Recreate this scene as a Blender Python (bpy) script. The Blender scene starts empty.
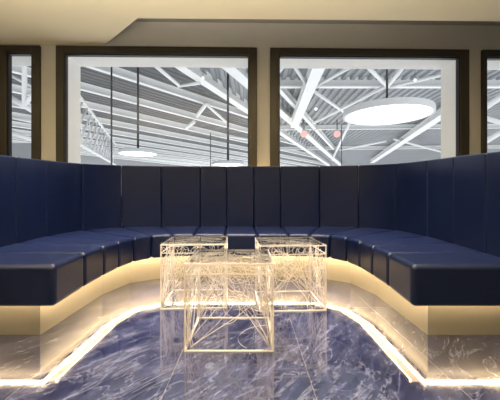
import bpy, bmesh, math, random
from mathutils import Vector, Matrix

random.seed(7)
sc = bpy.context.scene
COL = sc.collection
F = 320.0            # focal length in pixels of a 500 px wide frame
HZ = 198.0           # horizon row
CAMZ = 0.77

# ------------------------------------------------------------------ helpers
def link(name, bm, mat, parent=None, smooth=False):
    me = bpy.data.meshes.new(name)
    bmesh.ops.recalc_face_normals(bm, faces=bm.faces[:])
    bm.to_mesh(me); bm.free()
    if mat: me.materials.append(mat)
    if smooth:
        for p in me.polygons: p.use_smooth = True
    o = bpy.data.objects.new(name, me)
    COL.objects.link(o)
    if parent: o.parent = parent
    return o

def empty(name, loc=(0, 0, 0)):
    o = bpy.data.objects.new(name, None)
    o.empty_display_size = 0.1
    o.location = loc
    COL.objects.link(o)
    return o

def tag(o, label=None, cat=None, group=None, kind=None):
    if label: o['label'] = label
    if cat: o['category'] = cat
    if group: o['group'] = group
    if kind: o['kind'] = kind
    return o

def box(bm, x0, x1, y0, y1, z0, z1):
    vs = [bm.verts.new((x, y, z)) for z in (z0, z1) for x, y in ((x0, y0), (x1, y0), (x1, y1), (x0, y1))]
    for f in ((3, 2, 1, 0), (4, 5, 6, 7), (0, 1, 5, 4), (1, 2, 6, 5), (2, 3, 7, 6), (3, 0, 4, 7)):
        bm.faces.new([vs[i] for i in f])

def prism(bm, pts, z0, z1):
    lo = [bm.verts.new((x, y, z0)) for x, y in pts]
    hi = [bm.verts.new((x, y, z1)) for x, y in pts]
    n = len(pts)
    bm.faces.new(lo[::-1]); bm.faces.new(hi)
    for i in range(n):
        j = (i + 1) % n
        bm.faces.new((lo[i], lo[j], hi[j], hi[i]))

def tube(bm, pts, r, n=6, caps=True):
    rings = []
    pts = [Vector(p) for p in pts]
    for i, p in enumerate(pts):
        t = (pts[min(i + 1, len(pts) - 1)] - pts[max(i - 1, 0)])
        if t.length < 1e-9: t = Vector((0, 0, 1))
        t.normalize()
        a = Vector((0, 0, 1)) if abs(t.z) < 0.9 else Vector((1, 0, 0))
        u = t.cross(a).normalized(); v = t.cross(u)
        rings.append([bm.verts.new(p + r * (math.cos(2 * math.pi * k / n) * u + math.sin(2 * math.pi * k / n) * v)) for k in range(n)])
    for a, b in zip(rings, rings[1:]):
        for k in range(n):
            bm.faces.new((a[k], a[(k + 1) % n], b[(k + 1) % n], b[k]))
    if caps:
        bm.faces.new(rings[0][::-1]); bm.faces.new(rings[-1])

def lathe(bm, prof, c=(0, 0, 0), n=40):
    rings = []
    for r, z in prof:
        if r < 1e-6:
            rings.append([bm.verts.new((c[0], c[1], c[2] + z))])
        else:
            rings.append([bm.verts.new((c[0] + r * math.cos(2 * math.pi * k / n), c[1] + r * math.sin(2 * math.pi * k / n), c[2] + z)) for k in range(n)])
    for a, b in zip(rings, rings[1:]):
        for k in range(n):
            k2 = (k + 1) % n
            if len(a) == 1 and len(b) == 1: continue
            if len(a) == 1: bm.faces.new((a[0], b[k2], b[k]))
            elif len(b) == 1: bm.faces.new((a[k], a[k2], b[0]))
            else: bm.faces.new((a[k], a[k2], b[k2], b[k]))

def bevel(o, w, seg=3, ang=35):
    m = o.modifiers.new('bevel', 'BEVEL')
    m.width = w; m.segments = seg; m.limit_method = 'ANGLE'; m.angle_limit = math.radians(ang)
    m.harden_normals = True
    for p in o.data.polygons: p.use_smooth = True
    return o

# ------------------------------------------------------------------ materials
def newmat(name):
    m = bpy.data.materials.new(name); m.use_nodes = True
    nt = m.node_tree; nt.nodes.clear()
    out = nt.nodes.new('ShaderNodeOutputMaterial')
    return m, nt, out

def principled(name, col, rough=0.5, metal=0.0, spec=0.5, bump=0.0, bscale=60.0, var=0.0, vscale=4.0, coat=0.0, sheen=0.0):
    m, nt, out = newmat(name)
    b = nt.nodes.new('ShaderNodeBsdfPrincipled')
    b.inputs['Base Color'].default_value = (*col, 1)
    b.inputs['Roughness'].default_value = rough
    b.inputs['Metallic'].default_value = metal
    b.inputs['Specular IOR Level'].default_value = spec
    b.inputs['Coat Weight'].default_value = coat
    nt.links.new(b.outputs[0], out.inputs[0])
    tc = nt.nodes.new('ShaderNodeTexCoord')
    if var > 0:
        n = nt.nodes.new('ShaderNodeTexNoise'); n.inputs['Scale'].default_value = vscale; n.inputs['Detail'].default_value = 5
        nt.links.new(tc.outputs['Object'], n.inputs['Vector'])
        r = nt.nodes.new('ShaderNodeValToRGB')
        r.color_ramp.elements[0].position = 0.3; r.color_ramp.elements[1].position = 0.7
        r.color_ramp.elements[0].color = (*[c * (1 - var) for c in col], 1)
        r.color_ramp.elements[1].color = (*[min(1, c * (1 + var)) for c in col], 1)
        nt.links.new(n.outputs[0], r.inputs[0]); nt.links.new(r.outputs[0], b.inputs['Base Color'])
    if bump > 0:
        n = nt.nodes.new('ShaderNodeTexNoise'); n.inputs['Scale'].default_value = bscale; n.inputs['Detail'].default_value = 4
        nt.links.new(tc.outputs['Object'], n.inputs['Vector'])
        bp = nt.nodes.new('ShaderNodeBump'); bp.inputs['Strength'].default_value = bump; bp.inputs['Distance'].default_value = 0.01
        nt.links.new(n.outputs[0], bp.inputs['Height']); nt.links.new(bp.outputs[0], b.inputs['Normal'])
    return m

def emission(name, col, s):
    m, nt, out = newmat(name)
    e = nt.nodes.new('ShaderNodeEmission')
    e.inputs[0].default_value = (*col, 1); e.inputs[1].default_value = s
    nt.links.new(e.outputs[0], out.inputs[0])
    return m

def glass(name, tint=(1, 1, 1)):
    m, nt, out = newmat(name)
    t = nt.nodes.new('ShaderNodeBsdfTransparent'); t.inputs[0].default_value = (*tint, 1)
    g = nt.nodes.new('ShaderNodeBsdfGlossy'); g.inputs['Roughness'].default_value = 0.0
    lw = nt.nodes.new('ShaderNodeLayerWeight'); lw.inputs[0].default_value = 0.5
    pw = nt.nodes.new('ShaderNodeMath'); pw.operation = 'POWER'; pw.inputs[1].default_value = 5
    fr = nt.nodes.new('ShaderNodeMath'); fr.operation = 'MULTIPLY_ADD'; fr.inputs[1].default_value = 0.9; fr.inputs[2].default_value = 0.015
    nt.links.new(lw.outputs['Facing'], pw.inputs[0]); nt.links.new(pw.outputs[0], fr.inputs[0])
    mx = nt.nodes.new('ShaderNodeMixShader')
    nt.links.new(fr.outputs[0], mx.inputs[0]); nt.links.new(t.outputs[0], mx.inputs[1]); nt.links.new(g.outputs[0], mx.inputs[2])
    nt.links.new(mx.outputs[0], out.inputs[0])
    return m

def marble():
    m, nt, out = newmat('polished_blue_marble')
    N = nt.nodes.new; L = nt.links.new
    b = N('ShaderNodeBsdfPrincipled')
    tc = N('ShaderNodeTexCoord')
    sep = N('ShaderNodeSeparateXYZ'); L(tc.outputs['Object'], sep.inputs[0])
    def math_(op, a, bb=None, c=None):
        n = N('ShaderNodeMath'); n.operation = op
        for i, v in enumerate((a, bb, c)):
            if v is None: continue
            if isinstance(v, (int, float)): n.inputs[i].default_value = v
            else: L(v, n.inputs[i])
        return n.outputs[0]
    # slabs 0.6 m wide, 1.2 m long, set in lines that run away from the seat's open end
    tx = math_('DIVIDE', math_('ADD', sep.outputs[0], 0.34), 0.595)
    ty = math_('DIVIDE', math_('ADD', sep.outputs[1], 0.15), 1.2)
    ix = math_('FLOOR', tx); iy = math_('FLOOR', ty)
    fx = math_('FRACT', tx); fy = math_('FRACT', ty)
    dx = math_('MULTIPLY', math_('MINIMUM', fx, math_('SUBTRACT', 1.0, fx)), 0.595)
    dy = math_('MULTIPLY', math_('MINIMUM', fy, math_('SUBTRACT', 1.0, fy)), 1.2)
    joint = math_('LESS_THAN', math_('MINIMUM', dx, dy), 0.0011)
    # every slab is cut from another place of the stone
    comb = N('ShaderNodeCombineXYZ')
    L(math_('MULTIPLY', ix, 3.7), comb.inputs[0]); L(math_('MULTIPLY', iy, 2.3), comb.inputs[1]); L(math_('MULTIPLY_ADD', ix, 1.9, math_('MULTIPLY', iy, 5.1)), comb.inputs[2])
    add = N('ShaderNodeVectorMath'); add.operation = 'ADD'
    L(tc.outputs['Object'], add.inputs[0]); L(comb.outputs[0], add.inputs[1])
    mp = N('ShaderNodeMapping'); mp.vector_type = 'TEXTURE'; mp.inputs['Rotation'].default_value = (0, 0, math.radians(52)); mp.inputs['Scale'].default_value = (1.25, 0.42, 1.0)
    L(add.outputs[0], mp.inputs[0])
    n1 = N('ShaderNodeTexNoise'); n1.inputs['Scale'].default_value = 4.6; n1.inputs['Detail'].default_value = 11; n1.inputs['Roughness'].default_value = 0.72; n1.inputs['Distortion'].default_value = 0.7
    L(mp.outputs[0], n1.inputs['Vector'])
    r1 = N('ShaderNodeValToRGB')
    e = r1.color_ramp.elements
    e[0].position = 0.30; e[0].color = MARBLE[0]
    e[1].position = 0.78; e[1].color = MARBLE[3]
    x = e.new(0.46); x.color = MARBLE[1]
    x = e.new(0.60); x.color = MARBLE[2]
    L(n1.outputs[0], r1.inputs[0])
    # thin pale veins
    n2 = N('ShaderNodeTexNoise'); n2.inputs['Scale'].default_value = 3.6; n2.inputs['Detail'].default_value = 10; n2.inputs['Roughness'].default_value = 0.65; n2.inputs['Distortion'].default_value = 0.8
    L(mp.outputs[0], n2.inputs['Vector'])
    v = math_('ABSOLUTE', math_('SUBTRACT', n2.outputs[0], 0.5))
    r2 = N('ShaderNodeValToRGB')
    r2.color_ramp.elements[0].position = 0.0; r2.color_ramp.elements[0].color = (1, 1, 1, 1)
    r2.color_ramp.elements[1].position = 0.022; r2.color_ramp.elements[1].color = (0, 0, 0, 1)
    L(v, r2.inputs[0])
    n3 = N('ShaderNodeTexNoise'); n3.inputs['Scale'].default_value = 1.7; n3.inputs['Detail'].default_value = 3
    L(add.outputs[0], n3.inputs['Vector'])
    mask = math_('MULTIPLY', r2.outputs[0], math_('MULTIPLY', n3.outputs[0], 0.6))
    m1 = N('ShaderNodeMix'); m1.data_type = 'RGBA'
    L(mask, m1.inputs['Factor']); L(r1.outputs[0], m1.inputs['A']); m1.inputs['B'].default_value = MARBLE[4]
    m2 = N('ShaderNodeMix'); m2.data_type = 'RGBA'
    L(joint, m2.inputs['Factor']); L(m1.outputs['Result'], m2.inputs['A']); m2.inputs['B'].default_value = (0.18, 0.16, 0.13, 1)
    mp2 = N('ShaderNodeMapping'); mp2.vector_type = 'TEXTURE'; mp2.inputs['Rotation'].default_value = (0, 0, math.radians(60)); mp2.inputs['Scale'].default_value = (0.16, 0.05, 0.16)
    L(add.outputs[0], mp2.inputs[0])
    n4 = N('ShaderNodeTexNoise'); n4.inputs['Scale'].default_value = 1.6; n4.inputs['Detail'].default_value = 8; n4.inputs['Roughness'].default_value = 0.7; n4.inputs['Distortion'].default_value = 0.5
    L(mp2.outputs[0], n4.inputs['Vector'])
    r4 = N('ShaderNodeMapRange'); r4.inputs[1].default_value = 0.3; r4.inputs[2].default_value = 0.72; r4.inputs[3].default_value = 0.5; r4.inputs[4].default_value = 1.8
    L(n4.outputs[0], r4.inputs[0])
    m3 = N('ShaderNodeVectorMath'); m3.operation = 'SCALE'
    L(m2.outputs['Result'], m3.inputs[0]); L(r4.outputs[0], m3.inputs['Scale'])
    L(m3.outputs[0], b.inputs['Base Color'])
    rr = N('ShaderNodeMapRange'); rr.inputs[1].default_value = 0.35; rr.inputs[2].default_value = 0.7; rr.inputs[3].default_value = 0.03; rr.inputs[4].default_value = 0.15
    L(n1.outputs[0], rr.inputs[0]); L(rr.outputs[0], b.inputs['Roughness'])
    b.inputs['Specular IOR Level'].default_value = 0.6
    b.inputs['IOR'].default_value = 1.55
    b.inputs['Coat Weight'].default_value = 0.5
    b.inputs['Coat Roughness'].default_value = 0.02
    b.inputs['Coat IOR'].default_value = 1.9
    L(b.outputs[0], out.inputs[0])
    return m

MARBLE = [(0.006, 0.008, 0.026, 1), (0.017, 0.020, 0.052, 1), (0.042, 0.047, 0.092, 1), (0.13, 0.135, 0.19, 1), (0.24, 0.24, 0.29, 1)]
M = {}
M['marble'] = marble()
M['leather'] = principled('navy_leather', (0.0042, 0.0075, 0.027), 0.33, spec=0.24, bump=0.05, bscale=260, var=0.10, vscale=3)
M['cream_panel'] = principled('cream_satin_panel', (0.30, 0.275, 0.235), 0.35, var=0.03)
M['aluminium'] = principled('aluminium_lip', (0.45, 0.42, 0.36), 0.4, metal=0.8)
M['led'] = emission('warm_led', (1.0, 0.73, 0.38), 50.0)
M['band_glow'] = emission('warm_band_glow', (1.0, 0.72, 0.37), 4.5)
M['led_soft'] = emission('warm_led_behind_back', (1.0, 0.66, 0.28), 14.0)
M['plaster'] = principled('cream_ceiling_paint', (0.74, 0.66, 0.47), 0.85, bump=0.02, bscale=30)
M['cove'] = principled('grey_recess_ceiling', (0.30, 0.29, 0.27), 0.85)  # recess ceiling, set darker than the lowered ceiling
M['wall'] = principled('taupe_wall_paint', (0.44, 0.428, 0.405), 0.75, var=0.02)
M['bronze'] = principled('dark_bronze_frame', (0.034, 0.028, 0.019), 0.40, metal=0.35, var=0.06)
M['white'] = principled('white_reveal_paint', (0.92, 0.92, 0.90), 0.7)
M['glass'] = glass('clear_window_glass')
M['glass_top'] = glass('clear_table_glass', (0.97, 0.98, 0.98))
M['gold'] = principled('pale_champagne_metal', (0.69, 0.62, 0.56), 0.40, metal=0.0)
M['dark'] = principled('dark_metal_disc', (0.03, 0.028, 0.03), 0.4, metal=0.6)
M['steel'] = principled('white_painted_steel', (0.82, 0.83, 0.83), 0.5, var=0.03, vscale=0.6)
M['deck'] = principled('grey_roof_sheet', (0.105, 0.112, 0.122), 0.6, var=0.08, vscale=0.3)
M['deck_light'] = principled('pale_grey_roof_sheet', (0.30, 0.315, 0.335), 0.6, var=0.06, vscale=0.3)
M['rod'] = principled('dark_rod', (0.05, 0.05, 0.055), 0.5)
M['rim'] = principled('pale_grey_lamp_rim', (0.62, 0.63, 0.65), 0.5)
M['diffuser'] = emission('lamp_diffuser', (1.0, 1.0, 0.98), 3.0)
M['red'] = emission('red_glow', (1.0, 0.50, 0.47), 1.2)
M['spot'] = emission('spot_lens', (1, 1, 1), 2.0)

# ------------------------------------------------------------------ camera
cam = bpy.data.cameras.new('camera'); cam.sensor_width = 36; cam.lens = F / 500 * 36
cam.shift_y = -(200 - HZ) / 500
cam.clip_end = 500
co = bpy.data.objects.new('camera', cam); co.location = (0, 0, CAMZ); co.rotation_euler = (math.pi / 2, 0, 0)
COL.objects.link(co); sc.camera = co

# ------------------------------------------------------------------ room shell
CEIL = 2.64; WALLD = 3.95
XL, XR, YB = -4.4, 4.4, -3.4
bm = bmesh.new(); box(bm, XL - .1, XR + .1, YB - .1, WALLD + .5, -0.06, 0.0)
tag(link('floor', bm, M['marble']), kind='structure')

bm = bmesh.new()   # lowered ceiling; its far edge leaves a recess in front of the window wall
prism(bm, [(XL - .1, YB - .1), (XR + .1, YB - .1), (XR + .1, 3.41), (2.6, 3.385), (-1.17, 3.33), (-1.80, 3.93), (XL - .1, 3.88)], CEIL, CEIL + 0.5)
tag(link('ceiling', bm, M['plaster']), kind='structure')
bm = bmesh.new(); box(bm, XL - .1, XR + .1, 3.2, WALLD + .5, 2.93, 3.03)
tag(link('ceiling_recess', bm, M['cove']), kind='structure')

TILT = math.radians(1.15)
wall_piv = Vector((0, WALLD, 0))
def onwall(o):
    o.location = wall_piv; o.rotation_euler = (0, 0, TILT); return o

ZT = 2.615; ZB = 0.70; REV = 0.37; FW = 0.09
WINS = [(-3.70, -2.545, 0.10), (-2.352, 0.086, 0.095), (0.247, 2.725, 0.11), (2.89, 4.1, 0.06)]
bm = bmesh.new()
y0, y1 = 0.0, REV - 0.01
box(bm, XL - .2, XR + .2, y0, y1, 0, ZB + .03)
box(bm, XL - .2, XR + .2, y0, y1, ZT - .03, 3.2)
edges = [XL - .2] + [e for a, b, c in WINS for e in (a + .03, b - .03)] + [XR + .2]
for i in range(0, len(edges), 2):
    box(bm, edges[i], edges[i + 1], y0, y1, ZB + .03, ZT - .03)
onwall(tag(link('wall_back', bm, M['wall']), kind='structure'))
bm = bmesh.new(); box(bm, XL - .1, XL, YB, 3.86, 0, CEIL); tag(link('wall_left', bm, M['wall']), kind='structure')
bm = bmesh.new(); box(bm, XR, XR + .1, YB, 4.03, 0, CEIL); tag(link('wall_right', bm, M['wall']), kind='structure')
bm = bmesh.new(); box(bm, XL, XR, YB - .1, YB, 0, CEIL); tag(link('wall_front', bm, M['wall']), kind='structure')

for i, (a, b, fl) in enumerate(WINS):
    w = onwall(tag(empty('window_%d' % (i + 1)), kind='structure'))
    fr = 0.11 if i == 2 else 0.10
    if i == 0: fl = 0.76
    ia, ib, it = a + fl, b - fr, ZT - FW
    # frame: four profiles with a stepped inner bead
    bm = bmesh.new()
    box(bm, a, ia, -.035, .05, ZB, ZT); box(bm, ib, b, -.035, .05, ZB, ZT)
    box(bm, ia, ib, -.035, .05, it, ZT); box(bm, ia, ib, -.035, .05, ZB, ZB + FW)
    bevel(link('window_frame', bm, M['bronze'], w), 0.006, 2)
    bm = bmesh.new()
    box(bm, ia - .01, ia + .012, -.012, .045, ZB + FW, it); box(bm, ib - .012, ib + .01, -.012, .045, ZB + FW, it)
    box(bm, ia, ib, -.012, .045, it - .012, it + .01); box(bm, ia, ib, -.012, .045, ZB + FW - .01, ZB + FW + .012)
    link('window_bead', bm, M['dark'], w)
    # white lining of the opening
    bm = bmesh.new()
    t = .06
    ra = a + .04 if i == 0 else ia
    box(bm, ra - t, ra, .05, REV, ZB, ZT); box(bm, ib, ib + t, .05, REV, ZB, ZT)
    box(bm, ra, ib, .05, REV, it, it + t); box(bm, ra, ib, .05, REV, ZB, ZB + FW)
    link('window_reveal', bm, M['white'], w)
    bm = bmesh.new(); box(bm, ia, ib, .010, .018, ZB + FW, it)
    link('window_pane', bm, M['glass'], w)

# ------------------------------------------------------------------ banquette
XC = -0.11
back_half = [(0.155, 3.66), (0.46, 3.66), (0.90, 3.64), (1.31, 3.54), (1.575, 3.22), (1.615, 2.72), (1.57, 2.30), (1.51, 1.90), (1.46, 1.53)]
front_half = [(0.145, 2.86), (0.42, 2.86), (0.605, 2.84), (0.765, 2.76), (0.86, 2.60), (0.895, 2.38), (0.895, 2.14), (0.885, 1.87), (0.855, 1.53)]
def full(h, c=-0.11): return [(c - u, d) for u, d in h[::-1]] + [(c + u, d) for u, d in h]
BK, FT = full(back_half), full(front_half, -0.08)
def cr(P, k, t):
    p = [Vector(P[max(0, min(len(P) - 1, k + j))]) for j in (-1, 0, 1, 2)]
    if k - 1 < 0: p[0] = 2 * p[1] - p[2]
    if k + 2 > len(P) - 1: p[3] = 2 * p[2] - p[1]
    return 0.5 * ((2 * p[1]) + (-p[0] + p[2]) * t + (2 * p[0] - 5 * p[1] + 4 * p[2] - p[3]) * t * t + (-p[0] + 3 * p[1] - 3 * p[2] + p[3]) * t ** 3)
def seg(P, k, gap=0.0, n=5):
    L = (Vector(P[k + 1]) - Vector(P[k])).length
    g = gap / L
    return [cr(P, k, g + (1 - 2 * g) * i / (n - 1)) for i in range(n)]
def offset(pts, d):
    out = []
    for i, p in enumerate(pts):
        t = pts[min(i + 1, len(pts) - 1)] - pts[max(i - 1, 0)]
        n = Vector((-t.y, t.x)).normalized()
        out.append(p + n * d)
    return out
SEAT_Z0, SEAT_Z1 = 0.245, 0.45
def top_at(y):
    T = [(1.4, 1.01), (1.8, 1.03), (2.1, 1.055), (2.65, 1.088), (3.6, 1.135), (9, 1.135)]
    for (a, za), (b, zb) in zip(T, T[1:]):
        if y <= b: return za + (zb - za) * max(0.0, (y - a) / (b - a))
sofa = tag(empty('banquette_sofa', (0, 0, 0)), 'deep navy leather banquette curving round the wire tables on a glowing cream base', 'sofa')
for k in range(len(BK) - 1):
    # outward is to the left of the travel direction (the run goes from the left arm round to the right)
    inner = seg(BK, k, 0.0025)
    outer = offset(inner, 0.13)
    bm = bmesh.new()
    prism(bm, [tuple(p) for p in inner] + [tuple(p) for p in outer[::-1]], SEAT_Z1 - 0.02, 1.0)
    for v in bm.verts:
        if v.co.z > .9: v.co.z = top_at(v.co.y)
    bevel(link('back_cushion', bm, M['leather'], sofa), 0.012, 4, 30)
    f = seg(FT, k, 0.002)
    r = offset(inner, -0.004)
    bm = bmesh.new()
    n = len(f)
    prism(bm, [tuple(p) for p in f] + [tuple(p) for p in offset(inner, -0.002)[::-1]], SEAT_Z0, SEAT_Z1)
    o = link('seat_cushion', bm, M['leather'], sofa)
    bevel(o, 0.028, 5, 30)
for k in range(len(BK) - 1):      # upholstered shell that closes the joints from behind
    inner = seg(BK, k, 0.0)
    bm = bmesh.new()
    prism(bm, [tuple(p) for p in offset(inner, 0.05)] + [tuple(p) for p in offset(inner, 0.09)[::-1]], 0.0, 1.0)
    for v in bm.verts:
        if v.co.z > .9: v.co.z = top_at(v.co.y) - 0.03
    link('back_shell', bm, M['leather'], sofa)
# plywood core under the cushions, behind the base panels
base_half = [(0.0, 3.13), (0.72, 3.11), (1.00, 2.90), (1.09, 2.55), (1.09, 1.80), (1.55, 1.80)]
XC = -0.09
bpath = [(XC - u, d) for u, d in base_half[:0:-1]] + [(XC + u, d) for u, d in base_half[1:]]
def off_path(P, d):
    lines = []
    for a, b in zip(P, P[1:]):
        n = Vector(((b - a).y, -(b - a).x)).normalized() * d
        lines.append((a + n, b + n))
    out = [lines[0][0]]
    for (a, b), (c, e) in zip(lines, lines[1:]):
        r = b - a; q = e - c; den = r.x * q.y - r.y * q.x
        t = ((c - a).x * q.y - (c - a).y * q.x) / den
        out.append(a + r * t)
    out.append(lines[-1][1])
    return out
def strip(off, z0, z1, w, name, mat, path=bpath):
    P = [Vector(p) for p in path]
    A, B = off_path(P, off), off_path(P, off + w)
    bm = bmesh.new()
    for i in range(len(A) - 1):
        prism(bm, [tuple(A[i]), tuple(A[i + 1]), tuple(B[i + 1]), tuple(B[i])], z0, z1)
    bmesh.ops.remove_doubles(bm, verts=bm.verts[:], dist=1e-5)
    return link(name, bm, mat, sofa)
BA, BB = off_path([Vector(p) for p in bpath], 0.0), off_path([Vector(p) for p in bpath], -0.03)
for i in range(len(BA) - 1):
    bm = bmesh.new()
    prism(bm, [tuple(BA[i]), tuple(BA[i + 1]), tuple(BB[i + 1]), tuple(BB[i])], 0, SEAT_Z0)
    link('base_panel', bm, M['cream_panel'], sofa)
strip(0.040, 0.234, SEAT_Z0, 0.012, 'light_strip', M['led'])
side = [(bpath[1][0], 1.768)] + bpath[2:-2] + [(bpath[-2][0], 1.768)]
strip(0.108, 0.236, SEAT_Z0, 0.010, 'light_strip', M['led'], side)
strip(0.056, 0.240, SEAT_Z0, 0.050, 'glow_band', M['band_glow'], side)  # glowing band added between the strips to brighten side panels and floor
strip(0.119, 0.230, SEAT_Z0, 0.004, 'spill_lip', M['aluminium'], side)  # unseen lip added to keep strip light off the outer floor
# warm strip on the back of the backrest
bm = bmesh.new(); box(bm, -1.05, 0.95, 3.81, 3.83, 1.04, 1.06); link('back_light_strip', bm, M['led_soft'], sofa)
bm = bmesh.new(); tube(bm, [(1.52, 3.60, 1.05), (1.66, 3.40, 1.05), (1.70, 3.0, 1.04), (1.67, 2.6, 1.02)], 0.012); link('back_light_strip', bm, M['led_soft'], sofa)

# ------------------------------------------------------------------ wire cube tables
S = 0.45
def bez(p0, p1, p2, p3, n=14):
    out = []
    for i in range(n + 1):
        t = i / n; s = 1 - t
        out.append((s**3 * p0[0] + 3*s*s*t * p1[0] + 3*s*t*t * p2[0] + t**3 * p3[0],
                    s**3 * p0[1] + 3*s*s*t * p1[1] + 3*s*t*t * p2[1] + t**3 * p3[1]))
    return out
def side_wires(rng, n=44):
    """curves in the unit square (u across, v up): sprays rising from the lower corners, curls under the top rail"""
    W = []
    for i in range(n):
        kind = rng.random()
        if kind < 0.42:          # spray out of a lower corner
            s = rng.random() < 0.5
            u0 = abs(rng.gauss(0, 0.07)); u3 = min(0.98, abs(rng.gauss(0.25, 0.32)))
            v0 = 0.02 + abs(rng.gauss(0, 0.03)); v3 = rng.uniform(0.55, 0.98)
            u1 = u0 + (u3 - u0) * rng.uniform(0.0, 0.5); u2 = u3 + rng.uniform(-0.2, 0.2)
            c = bez((u0, v0), (u1, 0.3 * v3 + rng.uniform(0, .15)), (u2, 0.75 * v3), (u3, v3))
            if s: c = [(1 - u, v) for u, v in c]
        elif kind < 0.55:        # long chord from edge to edge
            a = (rng.uniform(0, 1), rng.choice((0.02, 0.98))); b = (rng.choice((0.01, 0.99)), rng.uniform(0.1, 0.95))
            m = (rng.uniform(.2, .8), rng.uniform(.3, .8))
            c = bez(a, ((a[0] + m[0]) / 2, (a[1] + m[1]) / 2 + rng.uniform(-.12, .12)), ((b[0] + m[0]) / 2, (b[1] + m[1]) / 2), b)
        else:                    # curl in the upper part
            cx, cy = rng.uniform(0.08, 0.92), min(.93, rng.gauss(0.70, 0.17))
            ra, rb, ph, sp = rng.uniform(.07, .24), rng.uniform(.05, .16), rng.uniform(0, 6.28), rng.uniform(2.2, 6.0)
            tl = rng.uniform(-.6, .6)
            c = []
            for k in range(19):
                th = ph + sp * k / 18
                x, y = ra * math.cos(th) * (0.6 + .4 * k / 18), rb * math.sin(th)
                c.append((cx + x * math.cos(tl) - y * math.sin(tl), cy + x * math.sin(tl) + y * math.cos(tl)))
        W.append([(min(.985, max(.015, u)), min(.985, max(.015, v))) for u, v in c])
    return W
def top_wires(rng, n=26):
    W = []
    for i in range(n):
        cx, cy = rng.uniform(0.1, 0.9), rng.uniform(0.1, 0.9)
        ra, rb, ph, sp, tl = rng.uniform(.10, .34), rng.uniform(.05, .2), rng.uniform(0, 6.28), rng.uniform(2.0, 6.0), rng.uniform(0, 3.14)
        c = []
        for k in range(21):
            th = ph + sp * k / 20
            x, y = ra * math.cos(th), rb * math.sin(th)
            u, v = cx + x * math.cos(tl) - y * math.sin(tl), cy + x * math.sin(tl) + y * math.cos(tl)
            c.append((min(.985, max(.015, u)), min(.985, max(.015, v))))
        W.append(c)
    return W
def wire_table(x0, y0, label, seed, rot=0.0, S=0.45):
    rng = random.Random(seed)
    t = tag(empty('wire_cube_table', (x0 + S / 2, y0 + S / 2, 0)), label, 'side table', 'wire cube tables between the seats')
    t.rotation_euler = (0, 0, math.radians(rot))
    h = S / 2; b = 0.0075
    bm = bmesh.new()
    for sx in (-1, 1):
        for sy in (-1, 1):
            xa, xb = sorted((sx * h, sx * (h - b))); ya, yb = sorted((sy * h, sy * (h - b)))
            box(bm, xa, xb, ya, yb, 0, S - 0.010)
    for z in (0.0, 0.385, S - 0.010 - b):
        bb = b if z != 0.385 else 0.005
        for s in (-1, 1):
            ya, yb = sorted((s * h, s * (h - bb)))
            box(bm, -h + b, h - b, ya, yb, z, z + bb)
            box(bm, ya, yb, -h + b, h - b, z, z + bb)
    link('frame', bm, M['gold'], t)
    for face in range(4):
        bm = bmesh.new()
        for c in side_wires(rng):
            d = h - 0.006 - rng.uniform(0, 0.010)
            pts = []
            ph = rng.uniform(0, 6)
            for j, (u, v) in enumerate(c):
                a = (u - .5) * S; z = 0.004 + v * (S - 0.022); dd = d - 0.004 * math.sin(ph + j * .5)
                pts.append(((a, -dd, z), (dd, a, z), (a, dd, z), (-dd, a, z))[face])
            tube(bm, pts, rng.uniform(0.0010, 0.0019), 5)
        tag(link('wire_panel', bm, M['gold'], t, True), kind='stuff')
    bm = bmesh.new()
    for c in top_wires(rng):
        z = S - 0.016 - rng.uniform(0, 0.008)
        tube(bm, [((u - .5) * S, (v - .5) * S, z) for u, v in c], rng.uniform(0.0014, 0.0022), 5)
    tag(link('top_wire_panel', bm, M['gold'], t, True), kind='stuff')
    bm = bmesh.new(); box(bm, -h, h, -h, h, S - 0.0085, S)
    link('glass_top', bm, M['glass_top'], t)
    for sx in (-1, 1):
        for sy in (-1, 1):
            bm = bmesh.new(); lathe(bm, [(0, 0), (0.011, 0), (0.012, 0.0006), (0.012, 0.0022), (0.010, 0.003), (0, 0.003)], (sx * (h - .035), sy * (h - .035), S), 16)
            link('fixing_disc', bm, M['dark'], t)
    return t
wire_table(-0.33, 1.60, 'nearest and foremost pale wire cube table, standing alone in front of the other two', 3)
wire_table(-0.632, 2.22, 'pale wire cube table behind the foremost one, before the left end of the rear seat', 11, 3.0, 0.458)
wire_table(0.053, 2.17, 'pale wire cube table behind the foremost one, toward the right arm of the banquette', 23, 3.0, 0.458)

# ------------------------------------------------------------------ hall beyond the windows
H = 8.0
def roof(px, y, h=H):
    D = h * F / (HZ - y)
    return Vector(((px - 250) / F * D, D, CAMZ + h))
def at(px, y, D):
    return Vector(((px - 250) / F * D, D, CAMZ + (HZ - y) / F * D))

def deck(name, poly_lo, poly_hi, dirv, pitch, depth, mat, clip):
    """corrugated sheet: ribs run along dirv; clip(x, y) -> keeps the near or far side of the girder line"""
    d = Vector((dirv[0], dirv[1])).normalized(); nrm = Vector((d.y, -d.x))
    bm = bmesh.new()
    s0, s1, t0, t1 = clip
    s = s0; prof = []
    while s < s1:
        prof += [(s, 0), (s + pitch * .12, depth), (s + pitch * .5, depth), (s + pitch * .62, 0)]
        s += pitch
    z = CAMZ + H + 0.55
    lo = [bm.verts.new((*(nrm * a + d * t0(a)), z + b)) for a, b in prof]
    hi = [bm.verts.new((*(nrm * a + d * t1(a)), z + b)) for a, b in prof]
    for i in range(len(prof) - 1):
        bm.faces.new((lo[i], lo[i + 1], hi[i + 1], hi[i]))
    o = link(name, bm, mat)
    m = o.modifiers.new('sheet', 'SOLIDIFY'); m.thickness = 0.02
    return tag(o, kind='structure')
# girder line that parts the two roof bays: x = gx + 0.4 * y
g0 = roof(250, 113.6); GD = 0.40; gx = g0.x - GD * g0.y
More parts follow.
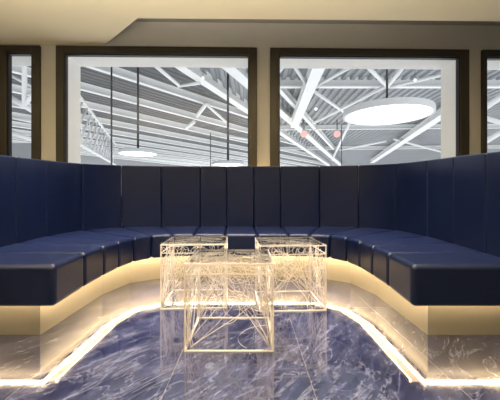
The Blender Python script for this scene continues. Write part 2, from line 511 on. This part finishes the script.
# left bay: ribs along the beams' direction (0.78, 1)
dl = Vector((0.78, 1)).normalized(); nl = Vector((dl.y, -dl.x))
def cut_left(a):   # parameter along dl where nl*a + dl*t meets the girder line
    p = nl * a
    return (gx + GD * p.y - p.x) / (dl.x - GD * dl.y)
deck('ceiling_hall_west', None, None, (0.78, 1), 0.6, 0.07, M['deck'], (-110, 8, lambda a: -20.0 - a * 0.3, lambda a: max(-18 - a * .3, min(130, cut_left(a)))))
dr = Vector((0.0, 1.0))
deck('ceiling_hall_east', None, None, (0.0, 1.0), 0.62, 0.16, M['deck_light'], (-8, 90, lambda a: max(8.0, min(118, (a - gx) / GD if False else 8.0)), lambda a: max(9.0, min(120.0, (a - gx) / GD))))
bm = bmesh.new(); box(bm, -140, 140, 118, 118.6, -6, 12); tag(link('wall_hall', bm, M['steel']), kind='structure')

def ibeam(bm, p0, p1, w, h, t=None):
    p0, p1 = Vector(p0), Vector(p1)
    d = (p1 - p0).normalized(); up = Vector((0, 0, 1)); s = d.cross(up).normalized(); u = s.cross(d)
    tf = t or max(0.03, h * .12); tw = max(.03, w * .16)
    def bar(a0, a1, b0, b1):
        vs = []
        for p in (p0, p1):
            vs += [bm.verts.new(p + s * a + u * b) for a, b in ((a0, b0), (a1, b0), (a1, b1), (a0, b1))]
        for f in ((0, 1, 2, 3), (7, 6, 5, 4), (0, 4, 5, 1), (1, 5, 6, 2), (2, 6, 7, 3), (3, 7, 4, 0)):
            bm.faces.new([vs[i] for i in f])
    bar(-w/2, w/2, 0, tf); bar(-tw/2, tw/2, tf, h - tf); bar(-w/2, w/2, h - tf, h)
def truss(px, y, label, cat='roof truss'):
    return tag(empty('roof_truss', roof(px, y)), label, cat, None, 'thing')
def beam(tr_, p0, p1, w, h, name='beam'):
    bm = bmesh.new(); q = tr_.location; ibeam(bm, Vector(p0) - q, Vector(p1) - q, w, h)
    return link(name, bm, M['steel'], tr_)
def pipe(tr_, p0, p1, r, name='brace'):
    bm = bmesh.new(); q = tr_.location; tube(bm, [Vector(p0) - q, Vector(p1) - q], r, 10)
    return link(name, bm, M['steel'], tr_, True)
T1 = truss(150, 90, 'white steel roof frame of long sloping parallel beams seen through the wide left window')
T2 = truss(330, 90, 'white steel roof frame of crossing beams and braces seen through the wide right window')
T3 = truss(24, 90, 'white steel post with slanting struts seen through the narrow window at far left', 'roof strut')
T4 = truss(495, 100, 'white crossed steel struts seen through the narrow window at far right', 'roof strut')

# parallel beams of the left bay
for k in range(10):
    D = H * F * (0.0086 + 0.0020 * k)
    c = Vector((-115 / F * D, D))
    # along (0.78, 1): from far left of the window to the girder line
    t1 = (gx + GD * c.y - c.x) / (0.78 - GD)
    p0 = c + Vector((0.78, 1)) * -(0.42 * D + 3); p1 = c + Vector((0.78, 1)) * t1
    if p0.y < 9: p0 = c + Vector((0.78, 1)) * (9 - c.y)
    beam(T1, (p0.x, p0.y, CAMZ + H), (p1.x, p1.y, CAMZ + H), 0.34, 0.6, 'purlin')
# girders that cross both windows
def girder(tr_, m, ya, yb, w, h, z):
    pa = (378 - (HZ - ya) / m, ya); pb = (378 - (HZ - yb) / m, yb)
    beam(tr_, roof(*pa, H - z), roof(*pb, H - z), w, h, 'girder')
girder(T1, 0.66, 52, 166, 0.62, 0.8, 0.1)
girder(T2, 0.87, 52, 166, 0.75, 0.9, 0.15)
girder(T2, 1.09, 60, 150, 0.35, 0.6, 0.0)
# right bay
beam(T2, roof(262, 87.5), roof(520, 87.5), 0.40, 0.75)
beam(T2, roof(274, 166 - 36), roof(520, 128), 0.3, 0.5)
beam(T2, roof(268, 150), roof(520, 148), 0.4, 0.5)
beam(T2, roof(323, 58, 7.2), roof(294, 128, 7.2), 0.72, 0.7)
beam(T2, roof(372, 163, 7.4), roof(448, 113, 7.4), 0.85, 0.6)
def br(a, b, r, h=7.7): pipe(T2, roof(*a, h), roof(*b, h), r)
br((294, 66), (307, 85), 0.11)
br((276, 75), (284, 66), 0.10)
br((318, 85), (352, 66), 0.11)
br((312, 90), (350, 116), 0.13)
br((312, 124), (386, 86), 0.13)
br((366, 65), (386, 85), 0.13)
br((388, 86), (404, 66), 0.13)
br((390, 87), (446, 74), 0.11)
br((340, 150), (386, 141), 0.16)
br((394, 139), (446, 153), 0.16)
br((332, 160), (352, 118), 0.16)
# left bay bracing
def bl(a, b, r, h=7.7): pipe(T1, roof(*a, h), roof(*b, h), r)
bl((152, 63), (180, 86), 0.12)
bl((178, 86), (200, 83), 0.11)
bl((197, 116), (206, 104), 0.17)
bl((206, 104), (226, 122), 0.12)
bl((186, 128), (194, 122), 0.19)
bl((226, 136), (252, 140), 0.14)

# ladder truss at the left edge of the left window
tr = tag(empty('truss_beam', at(79, 143.6, 16)), 'white ladder shaped lattice truss at the left edge of left window', 'truss', None, 'thing')
base = tr.location.copy()
du, dlw = Vector((-0.334, 1, 0.053)), Vector((-0.334, 1, 0.053))
U0, L0 = at(79, 96.5, 16) - base, Vector((0, 0, 0))
for p in (U0, L0):
    bm = bmesh.new(); tube(bm, [p + du * -3, p + du * 21], 0.11, 8); link('chord', bm, M['steel'], tr, True)
nb = 16
for i in range(nb):
    t = -3 + 1.45 * i
    if t + 4.0 < 21:
        bm = bmesh.new(); tube(bm, [L0 + dlw * t, U0 + du * (t + 4.0)], 0.06, 8); link('lattice_bar', bm, M['steel'], tr, True)
    if i % 2 == 0:
        bm = bmesh.new(); tube(bm, [U0 + du * t, L0 + dlw * (t + 1.2)], 0.03, 8); link('lattice_bar', bm, M['steel'], tr, True)
# narrow left window
pipe(T3, at(24.5, 8, 14), at(24.5, 106, 14), 0.11, 'strut')
pipe(T3, at(25, 105, 14), at(42, 82, 14), 0.10, 'strut')
pipe(T3, at(8, 96, 14.2), at(42, 116, 14.2), 0.13, 'strut')
pipe(T3, at(8, 74, 14.6), at(42, 92, 14.6), 0.07, 'strut')
pipe(T3, at(8, 131, 14.6), at(42, 143, 14.6), 0.11, 'strut')
pipe(T3, at(8, 117, 15), at(42, 124, 15), 0.06, 'strut')
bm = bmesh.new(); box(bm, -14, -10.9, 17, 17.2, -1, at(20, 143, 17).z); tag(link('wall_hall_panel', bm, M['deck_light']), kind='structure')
# narrow right window
pipe(T4, at(478, 112, 14), at(520, 84, 14), 0.14, 'strut')
pipe(T4, at(478, 116, 14.4), at(520, 128, 14.4), 0.11, 'strut')
pipe(T4, at(478, 146, 15), at(520, 120, 15), 0.13, 'strut')

# round pendant lamps
def lamp(px, y, r_px, D, topz, label, rods=True):
    c = at(px, y, D); r = r_px / F * D
    t = tag(empty('pendant_lamp', c), label, 'lamp', 'round glowing hall lamps')
    bm = bmesh.new(); lathe(bm, [(0, .14), (r * .93, .14), (r * .99, .11), (r, 0.07), (r, -.05), (r * .98, -.07), (r * .945, -.06), (r * .935, -.02), (0, -.02)], n=64)
    link('housing', bm, M['rim'], t, False)
    bm = bmesh.new(); lathe(bm, [(0, -.03), (r * .93, -.03), (r * .92, -.06), (r * .8, -.075), (0, -.085)], n=64)
    link('diffuser', bm, M['diffuser'], t, True)
    bm = bmesh.new(); tube(bm, [(0, 0, .13), (0, 0, topz - c.z)], 0.035 * D / 10, 8); link('hanging_rod', bm, M['rod'], t, True)
lamp(387, 114, 42.5, 9.5, CAMZ + H + .5, 'large round glowing pendant lamp in the right window')
lamp(138, 153, 19, 18, CAMZ + H + .5, 'round glowing pendant lamp low in left window, near the lattice truss')
lamp(228, 164, 16, 21, CAMZ + H + .5, 'small round glowing pendant lamp low in left window beside the middle pier')
def cable(px, ya, yb, D, r, label):
    bm = bmesh.new(); tube(bm, [at(px, ya, D), at(px, yb, D)], r, 8)
    tag(link('hanging_cable', bm, M['rod'], None, True), label, 'cable', 'dark cables hanging in the hall')
cable(111.5, 52, 172, 18, 0.05, 'dark vertical cable right beside the lattice truss')
cable(210.5, 133, 172, 20, 0.025, 'short thin dark cable left of the small round lamp')
cable(341.5, 124, 172, 16, 0.02, 'thin cable hanging by the right hand red ball')

def ball(name, p, r, mat, label, cat, group, rod=0.5):
    t = tag(empty(name, p), label, cat, group)
    bm = bmesh.new(); bmesh.ops.create_uvsphere(bm, u_segments=16, v_segments=10, radius=r); link('globe', bm, mat, t, True)
    bm = bmesh.new(); lathe(bm, [(0, r * 1.35), (r * .5, r * 1.3), (r * .7, r * .75), (0, r * .7)], n=16); link('cap', bm, M['rim'], t, True)
    bm = bmesh.new(); tube(bm, [(0, 0, r * 1.3), (0, 0, r * 1.3 + rod)], r * .15, 6); link('stem', bm, M['rod'], t, True)
ball('hanging_red_ball', at(304, 134, 16), 0.17, M['red'], 'pinkish red glowing ball on the broad girder, left one of the pair', 'lamp', 'red glowing balls in the hall')  # small emissive pink ball with a cap and stem
ball('hanging_red_ball', at(337, 134, 16), 0.17, M['red'], 'pinkish red glowing ball left of the large round lamp', 'lamp', 'red glowing balls in the hall')
for px, y, lab in ((203, 78, 'small bright spotlight under the roof in left window'), (316, 109, 'small bright spotlight beside the steep leaning beam'), (415, 80, 'small bright spotlight above the right end of the big round lamp')):
    ball('hanging_spotlight', at(px, y, 18), 0.075, M['spot'], lab, 'spotlight', 'hall spotlights')

# ------------------------------------------------------------------ light
w = bpy.data.worlds.new('hall_daylight'); sc.world = w; w.use_nodes = True
nt = w.node_tree; nt.nodes.clear()
out = nt.nodes.new('ShaderNodeOutputWorld'); bg = nt.nodes.new('ShaderNodeBackground')
tc = nt.nodes.new('ShaderNodeTexCoord'); sep = nt.nodes.new('ShaderNodeSeparateXYZ')
nt.links.new(tc.outputs['Generated'], sep.inputs[0])
mr = nt.nodes.new('ShaderNodeMapRange'); mr.inputs[1].default_value = -1; mr.inputs[2].default_value = 1; mr.inputs[3].default_value = 0.85; mr.inputs[4].default_value = 1.45
nt.links.new(sep.outputs[0], mr.inputs[0])
bg.inputs[0].default_value = (0.93, 0.97, 1.0, 1)
nt.links.new(mr.outputs[0], bg.inputs[1]); nt.links.new(bg.outputs[0], out.inputs[0])

def area(name, loc, rot, sx, sy, col, e, spread=180):
    l = bpy.data.lights.new(name, 'AREA'); l.shape = 'RECTANGLE'; l.size = sx; l.size_y = sy
    l.color = col; l.energy = e; l.spread = math.radians(spread)
    o = bpy.data.objects.new(name, l); o.location = loc; o.rotation_euler = rot
    COL.objects.link(o); return o
area('ceiling_light', (-0.1, 1.9, 2.62), (0, 0, 0), 0.9, 0.9, (1.0, 0.90, 0.78), 42, 100)
area('left_seat_light', (-1.33, 2.45, 2.62), (0, 0, 0), 0.25, 1.0, (1.0, 0.93, 0.86), 38, 75)
area('right_seat_light', (1.13, 2.45, 2.62), (0, 0, 0), 0.25, 1.0, (1.0, 0.93, 0.86), 28, 75)
area('rear_seat_light', (-0.1, 3.08, 2.62), (0, 0, 0), 1.8, 0.2, (1.0, 0.93, 0.86), 16, 60)
area('ceiling_fill', (-0.8, 0.0, 0.35), (math.pi, 0, 0), 4.0, 0.8, (1.0, 0.87, 0.66), 500, 125)  # unseen fill aimed upward, added only to brighten the ceiling

area('hall_fill', (-8, 48, -4), (math.pi, 0, 0), 60, 34, (1, 1, 1), 2500)  # unseen fill added below the hall to lighten its roof
area('far_hall_fill', (-30, 82, -4), (math.pi, 0, 0), 90, 30, (1, 1, 1), 14000, 120)  # second added fill, unseen, lifts the far end of the hall
sc.view_settings.view_transform = 'Standard'; sc.view_settings.look = 'None'
sc.view_settings.gamma = 1; sc.view_settings.exposure = 0.0; sc.view_settings.use_curve_mapping = False
